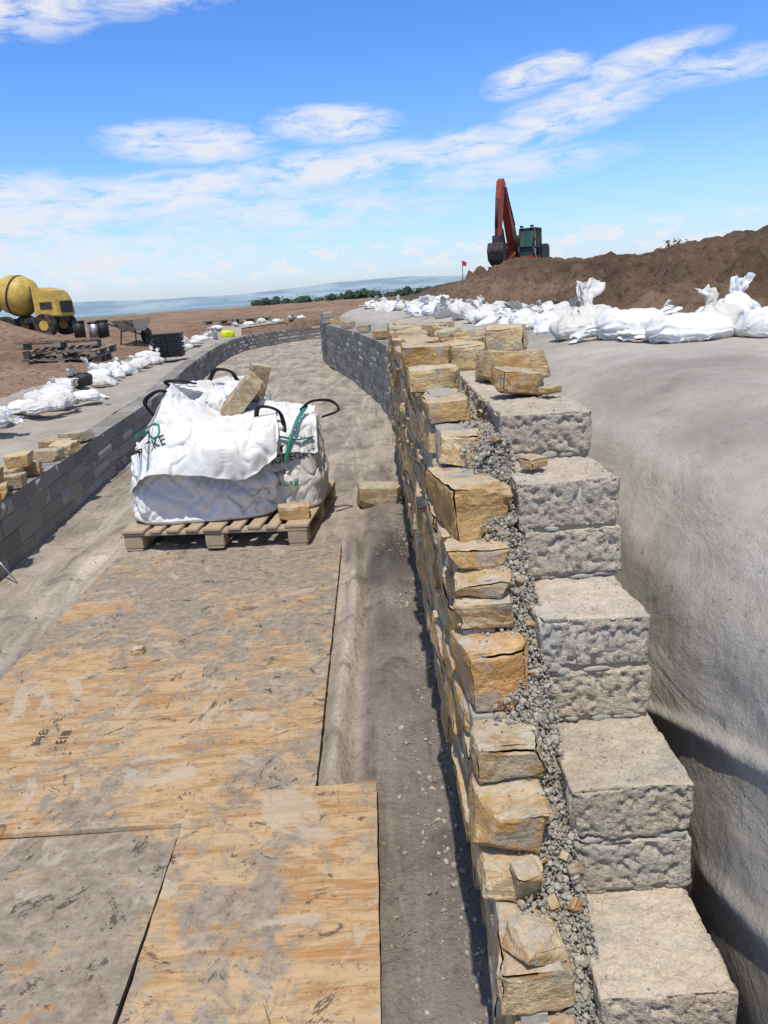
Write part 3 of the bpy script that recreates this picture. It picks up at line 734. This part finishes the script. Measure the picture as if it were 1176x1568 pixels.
flap2=cloth('bag_side_flap',[[(-1.32,5.05,1.01),(-1.43,5.1,.86),(-1.55,5.1,.70)],[(-1.2,5.25,.93),(-1.35,5.35,.8),(-1.5,5.3,.66)],[(-1.0,5.4,.88),(-1.1,5.5,.78),(-1.3,5.5,.62)]],M_bag,6,60,60,.02)
def strap(name,pts,mat,w=.03):
    G=crm(np.array(pts),60,0); r=.004
    V=[];d=np.gradient(G,axis=0); d/=np.linalg.norm(d,axis=1,keepdims=True)
    up=np.array([.3,.5,.8]); sd=np.cross(d,up); sd/=np.linalg.norm(sd,axis=1,keepdims=True); nn=np.cross(sd,d)
    for a,b in ((-1,-1),(1,-1),(1,1),(-1,1)): V.append(G+sd*a*w/2+nn*b*r)
    V=np.concatenate(V);n=len(G);F=[]
    for q in range(4):
        a=np.arange(n-1)+q*n;b=np.arange(n-1)+((q+1)%4)*n;F.append(np.stack([a,a+1,b+1,b],1))
    return simple(name,V,np.concatenate(F),mat)
parts=[mainb,flap,flap2]
def wrap_text(name,body,size,mat,M,target):
    o=text_mesh(name,body,size,mat,M); 
    bm=bmesh.new();bm.from_mesh(o.data);bmesh.ops.triangulate(bm,faces=bm.faces);bmesh.ops.subdivide_edges(bm,edges=[e for e in bm.edges if e.calc_length()>.02],cuts=2);bm.to_mesh(o.data);bm.free()
    md=o.modifiers.new('wrap','SHRINKWRAP');md.target=target;md.wrap_method='PROJECT';md.use_negative_direction=True;md.use_positive_direction=True;md.use_project_y=True
    md.wrap_mode='OUTSIDE_SURFACE' ; md.offset=.006
    return o
parts.append(wrap_text('print_dark',"STACKE",.085,M_ink,Matrix.Translation((-1.60,4.55,.56))@Matrix.Rotation(math.radians(90),4,'X')@Matrix.Rotation(math.radians(22),4,'Z'),flap))
parts.append(wrap_text('print_green',"O",.13,M_green,Matrix.Translation((-1.46,4.55,.70))@Matrix.Rotation(math.radians(90),4,'X'),flap))
parts.append(strap('lifting_strap',[(-1.5,5.25,.75),(-1.55,5.2,.88),(-1.44,5.2,.95),(-1.34,5.25,.9)],M_strap))
group('builders_bulk_bag',parts)
b2=bulk('bag_body',(-.64,5.20,.15),.50,.68,.56,14,M_bag2,top=.66,bulge=.035,k3=.45)
f2=cloth('bag_flap',[[(-.84,4.88,.54),(-.82,4.94,.74),(-.78,5.2,.84)],[(-.62,4.80,.55),(-.62,4.92,.74),(-.62,5.2,.82)],[(-.40,4.90,.52),(-.40,5.0,.72),(-.42,5.25,.78)]],M_bag,15,70,70,.022,7)
p2=[b2,f2]
for i,(b_,sz,mt,zz_) in enumerate([("AGGREGAT",.07,M_ink,.46),("Scotland",.05,M_ink,.39),("www.bag",.065,M_green,.31)]):
    p2.append(wrap_text('print_%d'%i,b_,sz,mt,Matrix.Translation((-.78,4.5,zz_))@Matrix.Rotation(math.radians(90),4,'X')@Matrix.Rotation(math.radians(6),4,'Z'),b2))
p2.append(strap('green_stripe',[(-.60,4.80,.50),(-.56,4.82,.62),(-.51,4.90,.74),(-.46,5.05,.80)],M_green,.022))
p2.append(strap('green_stripe_b',[(-.74,4.83,.66),(-.62,4.82,.65),(-.52,4.85,.62),(-.42,4.92,.62)],M_green,.018))
p2.append(strap('lifting_strap',[(-.78,4.94,.76),(-.74,4.88,.84),(-.62,4.88,.80),(-.60,4.88,.66),(-.62,4.81,.56)],M_strap))
p2.append(strap('lifting_strap_b',[(-.50,5.02,.78),(-.42,5.05,.83),(-.30,5.08,.82),(-.25,5.05,.76),(-.36,5.0,.73)],M_strap))
group('builders_bulk_bag.001',p2)
b3=bulk('bag_body',(-1.12,5.50,.15),.72,.55,.80,27,M_bag,top=.7)
p3=[b3,cloth('bag_flap',[[(-1.42,5.35,.78),(-1.36,5.4,.90),(-1.3,5.55,.97)],[(-1.18,5.28,.84),(-1.15,5.36,.92),(-1.1,5.5,.98)],[(-.95,5.25,.82),(-.92,5.34,.92),(-.9,5.5,.98)]],M_bag2,28,60,60,.025,8),
 strap('lifting_strap',[(-1.36,5.4,.92),(-1.42,5.3,.99),(-1.34,5.3,1.0),(-1.24,5.4,.96)],M_strap),
 strap('lifting_strap_b',[(-1.14,5.4,.98),(-1.08,5.35,1.05),(-.98,5.35,1.03),(-.95,5.4,.96)],M_strap)]
group('builders_bulk_bag.002',p3)
loose((.12,.15,.34),(-.90,5.15,.87),(.35,.75,.1),701,4)
loose((.12,.1,.26),(-.80,5.30,.95),(.1,.25,.3),702,4)
loose((.19,.14,.08),(-.57,4.72,.185),(0,0,.1),703,1)
for yq in (4.25,):
    x=float(XL(yq)); cyl('wall_tie',(x+.0,yq,.20),(x+.14,yq-.05,.02),.004,M_steel)

# ------------------------------------------------------------------ excavator (local +X = forward)
ps=[]
for s in (-1,1):
    y0,y1=(s*1.25-.28,s*1.25+.28)
    pts=[(-1.9,.35),(-1.75,.08),(-1.5,0),(1.5,0),(1.75,.08),(1.9,.35),(1.85,.62),(1.6,.82),(-1.6,.82),(-1.85,.62)]
    ps.append(prism('track_%d'%(s+1),pts,y0,y1,M_rub,.04))
    for k in range(-6,7): ps.append(box('track_shoe_%d_%d'%(s+1,k),(k*.26,s*1.25,.83),(.2,.6,.05),M_dark,bev=.01))
ps.append(box('undercarriage',(0,0,.6),(1.6,1.9,.5),M_dark,bev=.05))
ps.append(cyl('slew_ring',(0,0,.8),(0,0,1.05),.7,M_dark,32))
ps.append(prism('upper_body',[(-2.2,1.1),(-2.35,1.4),(-2.35,2.0),(-2.1,2.25),(-.6,2.25),(-.4,1.9),(1.2,1.9),(1.35,1.5),(1.35,1.08)],-1.3,.35,M_orange,.05))
ps.append(prism('counterweight',[(-2.75,1.15),(-2.85,1.5),(-2.8,2.0),(-2.5,2.15),(-2.35,2.1),(-2.3,1.12)],-1.2,1.2,M_dark,.06))
ps.append(box('side_deck',(-1.0,.85,1.55),(2.5,.9,.85),M_dark,bev=.05))
ps.append(prism('cab_glass',[(-.35,1.25),(1.18,1.25),(1.28,1.9),(.98,2.90),(-.3,2.90)],.40,1.28,M_glass,.03))
for yb in (.37,1.31):
    for a,b in (((-.37,1.1),(-.32,2.95)),((1.2,1.1),(1.32,1.9)),((1.32,1.9),(1.0,2.95)),((.35,1.1),(.35,2.95)),((-.37,1.85),(1.3,1.85))):
        ps.append(cyl('cab_frame',(a[0],yb,a[1]),(b[0],yb,b[1]),.065,M_dark,8))
ps.append(cyl('cab_frame_front',(1.3,.37,1.88),(1.3,1.31,1.88),.05,M_dark,8))
ps.append(prism('cab_roof',[(-.42,2.88),(1.05,2.88),(1.0,3.0),(-.38,3.02)],.33,1.35,M_dark,.03))
ps.append(prism('cab_base',[(-.4,1.05),(1.3,1.05),(1.28,1.35),(-.4,1.35)],.35,1.33,M_orange,.03))
ps.append(box('cab_lamp',(1.05,.5,3.08),(.12,.2,.12),M_dark)); ps.append(box('cab_lamp_b',(1.05,1.15,3.08),(.12,.2,.12),M_dark))
ps.append(cyl('mirror_arm',(1.2,1.35,2.2),(1.45,1.6,2.5),.02,M_dark,6)); ps.append(box('mirror',(1.45,1.62,2.5),(.05,.2,.35),M_dark))
ps.append(cyl('exhaust',(-1.6,-.6,2.2),(-1.6,-.6,2.75),.06,M_dark,10))
ps.append(prism('boom',[(.5,1.45),(.95,1.2),(1.65,2.3),(2.15,3.3),(2.75,4.35),(3.2,5.25),(3.1,5.4),(2.8,5.3),(2.0,4.2),(1.35,3.3),(.9,2.5)],-.30,.18,M_orange,.04))
ps.append(prism('stick',[(2.75,5.45),(3.1,5.75),(3.45,5.6),(3.75,4.6),(3.95,3.4),(4.02,2.4),(3.7,2.35),(3.5,3.3),(3.25,4.4),(3.0,5.0)],-.24,.12,M_orange,.03))
for s in (-1,1): ps.append(cyl('boom_ram_%d'%(s+1),(1.3,-.06+s*.35,1.3),(2.1,-.06+s*.35,3.0),.09,M_dark,12))
ps.append(cyl('stick_ram',(2.1,-.06,4.75),(2.9,-.06,5.6),.10,M_dark,12)); ps.append(cyl('stick_ram_rod',(1.7,-.06,4.2),(2.2,-.06,4.85),.05,M_steel,12))
ps.append(cyl('bucket_ram',(3.85,-.06,4.6),(4.2,-.06,3.0),.085,M_dark,12))
ps.append(cyl('hose_a',(1.4,.2,3.2),(3.0,.2,5.2),.03,M_rub,8))
ps.append(prism('quick_hitch',[(3.6,2.5),(4.3,2.55),(4.35,2.1),(3.6,2.0)],-.3,.18,M_dark,.03))
ps.append(prism('bucket',[(3.55,2.1),(4.4,2.15),(4.6,1.7),(4.45,1.15),(3.9,.85),(3.4,.95),(3.25,1.1),(3.85,1.35),(3.9,1.7),(3.6,1.9)],-.55,.43,M_dark,.03))
group('excavator',ps,(9.75,51.5,1.55),(0,0,math.radians(-118)))

# ------------------------------------------------------------------ yellow concrete mixer vehicle
ps=[]
ps.append(box('chassis',(0,0,.75),(3.0,.9,.25),M_dark,bev=.03))
for x in (-1.0,1.0):
    for s in (-1,1):
        ps.append(cyl('tyre',(x,s*.75-.17,.5),(x,s*.75+.17,.5),.5,M_rub,32)); ps.append(cyl('hub',(x,s*.75-.19,.5),(x,s*.75+.19,.5),.22,M_yellow,20))
D=[(-1.75,.28),(-1.6,.35),(-1.3,.62),(-.9,.85),(-.4,.9),(0,.82),(.3,.5),(.4,.2)]
na=40; V=[];F=[]
for (x,rr) in D:
    for k in range(na):
        a=2*math.pi*k/na; V.append((x,rr*math.cos(a),rr*math.sin(a)))
for i in range(len(D)-1):
    for k in range(na): F.append((i*na+k,i*na+(k+1)%na,(i+1)*na+(k+1)%na,(i+1)*na+k))
dr=simple('mixing_drum',np.array(V),np.array(F),M_yellow); dr.rotation_euler=(0,math.radians(14),0); dr.location=(-.15,0,1.75); ps.append(dr)
dr2=cyl('drum_band',(-.52,0,0),(-.42,0,0),.915,M_dark,40); dr2.rotation_euler=(0,math.radians(14),0); dr2.location=(-.15,0,1.75); ps.append(dr2)
ps.append(prism('engine_cover',[(.45,.85),(.45,2.05),(.7,2.15),(1.45,1.95),(1.65,1.5),(1.7,.85)],-.65,.65,M_yellow,.06))
ps.append(box('grille',(1.69,0,1.25),(.04,.9,.5),M_dark)); ps.append(box('side_vent',(1.1,-.66,1.35),(.6,.03,.3),M_dark))
ps.append(box('seat',(.35,-.2,1.5),(.3,.45,.5),M_dark)); ps.append(cyl('roll_bar',(.42,-.6,1.2),(.42,-.6,2.2),.035,M_dark,8))
ps.append(prism('chute',[(-2.1,1.2),(-1.6,1.5),(-1.55,1.42),(-2.1,1.1)],-.25,.25,M_yellow,.02))
group('concrete_mixer_truck',ps,(-12.55,30,H1(-12.3,30)-.02),(0,0,math.radians(-12)),.82)

ps=[];V=[];F=[]
for (z,sx,sy,cx) in [(.35,.25,.18,.05),(.62,.45,.30,0),(.64,.47,.32,0),(.62,.43,.285,0),(.37,.24,.17,.05)]:
    for a,b in ((-1,-1),(1,-1),(1,1),(-1,1)): V.append((cx+a*sx,b*sy,z))
for i in range(4):
    for k in range(4): F.append((i*4+k,i*4+(k+1)%4,(i+1)*4+(k+1)%4,(i+1)*4+k))
ps.append(simple('tub',np.array(V),np.array(F),M_steel,False)); ps.append(simple('tub_floor',np.array(V[16:20]),np.array([[0,1,2,3]]),M_steel,False))
for s in (-1,1):
    ps.append(cyl('handle_%d'%(s+1),(.62,s*.1,.22),(-.8,s*.28,.62),.018,M_dark,8)); ps.append(cyl('leg_%d'%(s+1),(-.2,s*.2,.4),(-.3,s*.22,0),.018,M_dark,8))
ps.append(cyl('leg_brace',(-.3,-.22,.03),(-.3,.22,.03),.016,M_dark,8)); ps.append(cyl('wheel',(.62,-.05,.2),(.62,.05,.2),.2,M_rub,24))
group('wheelbarrow',ps,(-5.75,19.2,H1(-5.75,19.2)+.0),(0,0,math.radians(75)),.95)
for i,(dx,dz,rz,rx) in enumerate([(0,0,.1,0),(.08,.15,-.1,.04),(-.1,.30,.25,-.06)]):
    pallet(M_wood2,W=1.45,D=1.0,name='pallet',loc=(-5.95+dx,15.4,H1(-5.9,15.3)-.02+dz),rot=(rx,.03,rz))
pallet(M_wood2,name='pallet',loc=(-5.3,28.5,H1(-5.3,28.5)+.02)); pallet(M_wood2,name='pallet',loc=(-4.3,28.8,H1(-4.3,28.8)+.02),rot=(0,0,.4))
ps=[]
for i in range(5):
    z=i*.085
    ps.append(box('crate_base_%d'%i,(0,0,z+.03),(.50,.40,.05),M_blk)); ps.append(box('crate_rim_%d'%i,(0,0,z+.065),(.54,.44,.02),M_blk))
    for k in range(6): ps.append(box('rib_%d_%d'%(i,k),(-.22+k*.088,-.205,z+.03),(.02,.02,.06),M_blk,bev=.003))
group('black_plastic_crate_stack',ps,(-4.02,15.6,.50),(0,0,.1),1.1)
for i,(x,y) in enumerate([(-8.2,22.4),(-7.85,22.6),(-7.5,22.3)]):
    z=H1(x,y); group('plastic_drum',[cyl('drum_body',(0,0,0),(0,0,.42),.15,M_blk if i!=1 else M_steel,24,.16),cyl('rim',(0,0,.42),(0,0,.45),.17,M_blk,24),cyl('lid',(0,0,.45),(0,0,.465),.15,M_blk,24)],(x,y,z))
V,F=lump((.38,.28,.20),808,4); o=simple('hi_vis_jacket',V,F,M_hiv); o.location=(-4.35,24.0,H1(-4.35,24.0)+.14)
V,F=lump((.34,.25,.17),820,4,4,.045,9); o=simple('black_rubble_sack',V,F,M_blk); o.location=(-4.0,10.6,.60)
z=H1(3.55,30); group('marker_flag',[cyl('pole',(0,0,-.2),(0,0,.9),.012,M_dark,8),simple('flag',np.array([(0,0,.9),(.16,0,.84),(.15,0,.70),(0,0,.72)]),np.array([[0,1,2,3]]),M_red,False)],(3.55,30,z+.05))
def weeds(name,x,y,n,hh,seed):
    r=np.random.default_rng(seed);m=MB()
    for i in range(n):
        b=np.array([r.normal(0,.10),r.normal(0,.1),0]); t=b+np.array([r.normal(0,.06),r.normal(0,.06),hh*r.uniform(.4,1)]); w=.006
        m.add([b+[-w,0,0],b+[w,0,0],t],[[0,1,2]])
        for k in range(3):
            c=b+(t-b)*r.uniform(.3,1); d=r.normal(0,.03,3); e=r.normal(0,.02,3); m.add([c,c+d,c+d+e],[[0,1,2]])
    o=m.obj(name,[M_leaf],False); o.location=(x,y,H1(x,y)-.03)
weeds('weed_plant',5.4,14.0,70,.26,1); weeds('weed_plant.001',7.9,15.5,40,.16,2)

# distant trees
m=MB(); r=np.random.default_rng(99); D_,F_=ico(3)
x=-56
while x<60:
    h=r.uniform(4.6,7.8); w=r.uniform(4,8); y=400+r.uniform(-8,8)
    tv,tf=lump((.5,.5,h*.7),int(r.integers(1e6)),1,2,.05,2); m.add(tv+np.array([x,y,-5.5+h*.30]),tf)
    for k in range(5):
        V=D_*np.array([w/3*r.uniform(.7,1),w/3,h*.3*r.uniform(.7,1)])
        V=V*(1+ (fbm(V*1.1+k*9+x,3,5)-.5)[:,None]*1.1)+np.array([x+r.normal(0,w*.25),y+r.normal(0,2),-5+h*r.uniform(.35,.72)])
        m.add(V,F_)
    nl=240; c=np.stack([x+r.normal(0,w*.42,nl),y-1+r.normal(0,2.5,nl),-5.2+h*r.beta(2.2,1.8,nl)*1.02],1)
    d=r.normal(0,.35,(nl,3));e=r.normal(0,.35,(nl,3)); V=np.stack([c,c+d,c+e],1).reshape(-1,3); m.add(V,np.arange(nl*3).reshape(-1,3))
    x+=w*.62
m.obj('distant_trees',[M_leaf],False)
a=np.linspace(-1.1,1.1,400); n=len(a)
for k,(R,hb,sd) in enumerate([(11500,60,1),(13000,160,2)]):
    hh=hb*(.15+1.3*fbm(np.stack([a*5,a*0+sd,a*0],1),4,sd)); base=np.full(n,-90.)
    x=R*np.sin(a);y=R*np.cos(a)
    V=np.concatenate([np.stack([x*.95,y*.95,base],1),np.stack([x,y,hh],1),np.stack([x*1.08,y*1.08,base],1)])
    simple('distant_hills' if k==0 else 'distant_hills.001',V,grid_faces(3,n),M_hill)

# ------------------------------------------------------------------ world
SE,SR=66.,183.
w=bpy.data.worlds.new("World"); scene.world=w; w.use_nodes=True; t=w.node_tree; t.nodes.clear()
class WN(NT):
    def __init__(s): s.t=t; s.pos=None
k=WN()
out=k.n('ShaderNodeOutputWorld'); bg=k.n('ShaderNodeBackground'); bg.inputs['Strength'].default_value=.12
sky=k.n('ShaderNodeTexSky',sky_type='NISHITA'); sky.sun_disc=False; sky.sun_elevation=math.radians(SE); sky.sun_rotation=math.radians(SR); sky.air_density=1.0; sky.dust_density=.6; sky.ozone_density=2.0
tc=k.n('ShaderNodeTexCoord'); sep=k.n('ShaderNodeSeparateXYZ'); k.put(sep.inputs[0],tc.outputs['Generated'])
az=k.math('MULTIPLY',k.math('ARCTAN2',sep.outputs[0],sep.outputs[1]),57.2958); el=k.math('MULTIPLY',k.math('ARCSINE',sep.outputs[2]),57.2958)
cmb=k.n('ShaderNodeCombineXYZ');k.put(cmb.inputs[0],az);k.put(cmb.inputs[1],el); ae=cmb.outputs[0]
def blob(a,e,sa,se,tilt,amp):
    s=k.n('ShaderNodeMapping',vector_type='TEXTURE'); k.put(s.inputs['Vector'],ae); s.inputs['Location'].default_value=(a,e,0); s.inputs['Rotation'].default_value=(0,0,math.radians(tilt)); s.inputs['Scale'].default_value=(sa,se,1)
    g=k.n('ShaderNodeTexGradient',gradient_type='SPHERICAL'); k.put(g.inputs['Vector'],s.outputs[0])
    return k.math('MULTIPLY',g.outputs['Fac'],amp*1.6)
wisp=[(-27,5.6,15,3.6,3,1.3),(-14,7.0,15,1.7,4,1.05),(-2,8.2,12,1.5,4,1.),(9,9.0,9,1.5,6,.9),(-11.3,10.1,7,1.6,-2,1.0),(-1.5,10.8,5.5,1.5,-3,1.),(14,10.2,7.5,1.8,10,.95),(12,12.6,4.2,1.3,10,1.1),(18,12.4,6.5,1.3,10,.85),(23,11.6,8,1.2,2,.6),(-22,17.8,9,2.6,0,1.0),(-12,18.2,9,1.4,8,.6),(10,7.2,10,1.4,3,.6),(-20,3.4,16,2.6,0,.7),(-5,5.4,18,2.4,2,.5)]
o_=None
for b in wisp:
    x=blob(*b); o_=x if o_ is None else k.math('MAXIMUM',o_,x)
nz=k.noise(1,5,.70,k.mapping(ae,(.26,1.0,1),(0,0,-.12)),dist=.5)
nz2=k.noise(1,5,.6,k.mapping(ae,(.42,.95,1)),dist=.2)
W1=k.math('MULTIPLY',k.math('MINIMUM',o_,1.0),k.ramp(nz,[(.33,.0),(.62,1)])); W1=k.ramp(W1,[(.05,0),(.35,.5),(.8,.93)])
band=k.ramp(k.math('MULTIPLY',el,.1),[(.08,0),(.18,1),(.28,1),(.36,0)])
W2=k.math('MULTIPLY',k.ramp(nz2,[(.51,0),(.58,.9)]),band)
mask=k.math('MAXIMUM',W1,W2)
haze=k.ramp(k.math('MULTIPLY',el,.1),[(.0,.42),(.35,.22),(.9,.0)])
tn=k.ramp(k.math('MULTIPLY',el,1/90.),[(0,(.62,.72,1.0)),(.06,(.50,.70,1.0)),(.20,(.35,.60,1.0)),(.36,(.72,.74,.74)),(1,(.74,.72,.68))])
tn2=k.mix(1,tn,(1.68,1.68,1.68),'MULTIPLY')
skc=k.mix(1,sky.outputs[0],tn2,'MULTIPLY')
skc=k.mix(haze,skc,(5.6,6.2,6.9))
col=k.mix(mask,skc,(6.9,7.1,7.5))
k.put(bg.inputs[0],col); t.links.new(bg.outputs[0],out.inputs[0])
sl=bpy.data.lights.new('sun','SUN'); sl.energy=3.8; sl.angle=math.radians(.8); sl.color=(1,.94,.84)
so=bpy.data.objects.new('sun',sl); COL.objects.link(so)
e,a=math.radians(SE),math.radians(SR); d=Vector((math.cos(e)*math.sin(a),math.cos(e)*math.cos(a),math.sin(e)))
so.rotation_euler=d.to_track_quat('Z','Y').to_euler()

# ------------------------------------------------------------------ camera
cam=bpy.data.cameras.new('camera'); co=bpy.data.objects.new('camera',cam); COL.objects.link(co); scene.camera=co
cam.sensor_fit='VERTICAL'; cam.sensor_height=36; cam.lens=27.05; cam.clip_start=.05; cam.clip_end=40000
p=math.radians(16.1); ro=math.radians(4.0)
f=Vector((0,math.cos(p),-math.sin(p))); r0=Vector((1,0,0)); u0=Vector((0,math.sin(p),math.cos(p)))
R=r0*math.cos(ro)-u0*math.sin(ro); U=r0*math.sin(ro)+u0*math.cos(ro)
co.matrix_world=Matrix(((R.x,U.x,-f.x,0),(R.y,U.y,-f.y,0),(R.z,U.z,-f.z,1.5),(0,0,0,1)))
scene.view_settings.view_transform='Standard'; scene.view_settings.look='None'; scene.view_settings.exposure=0
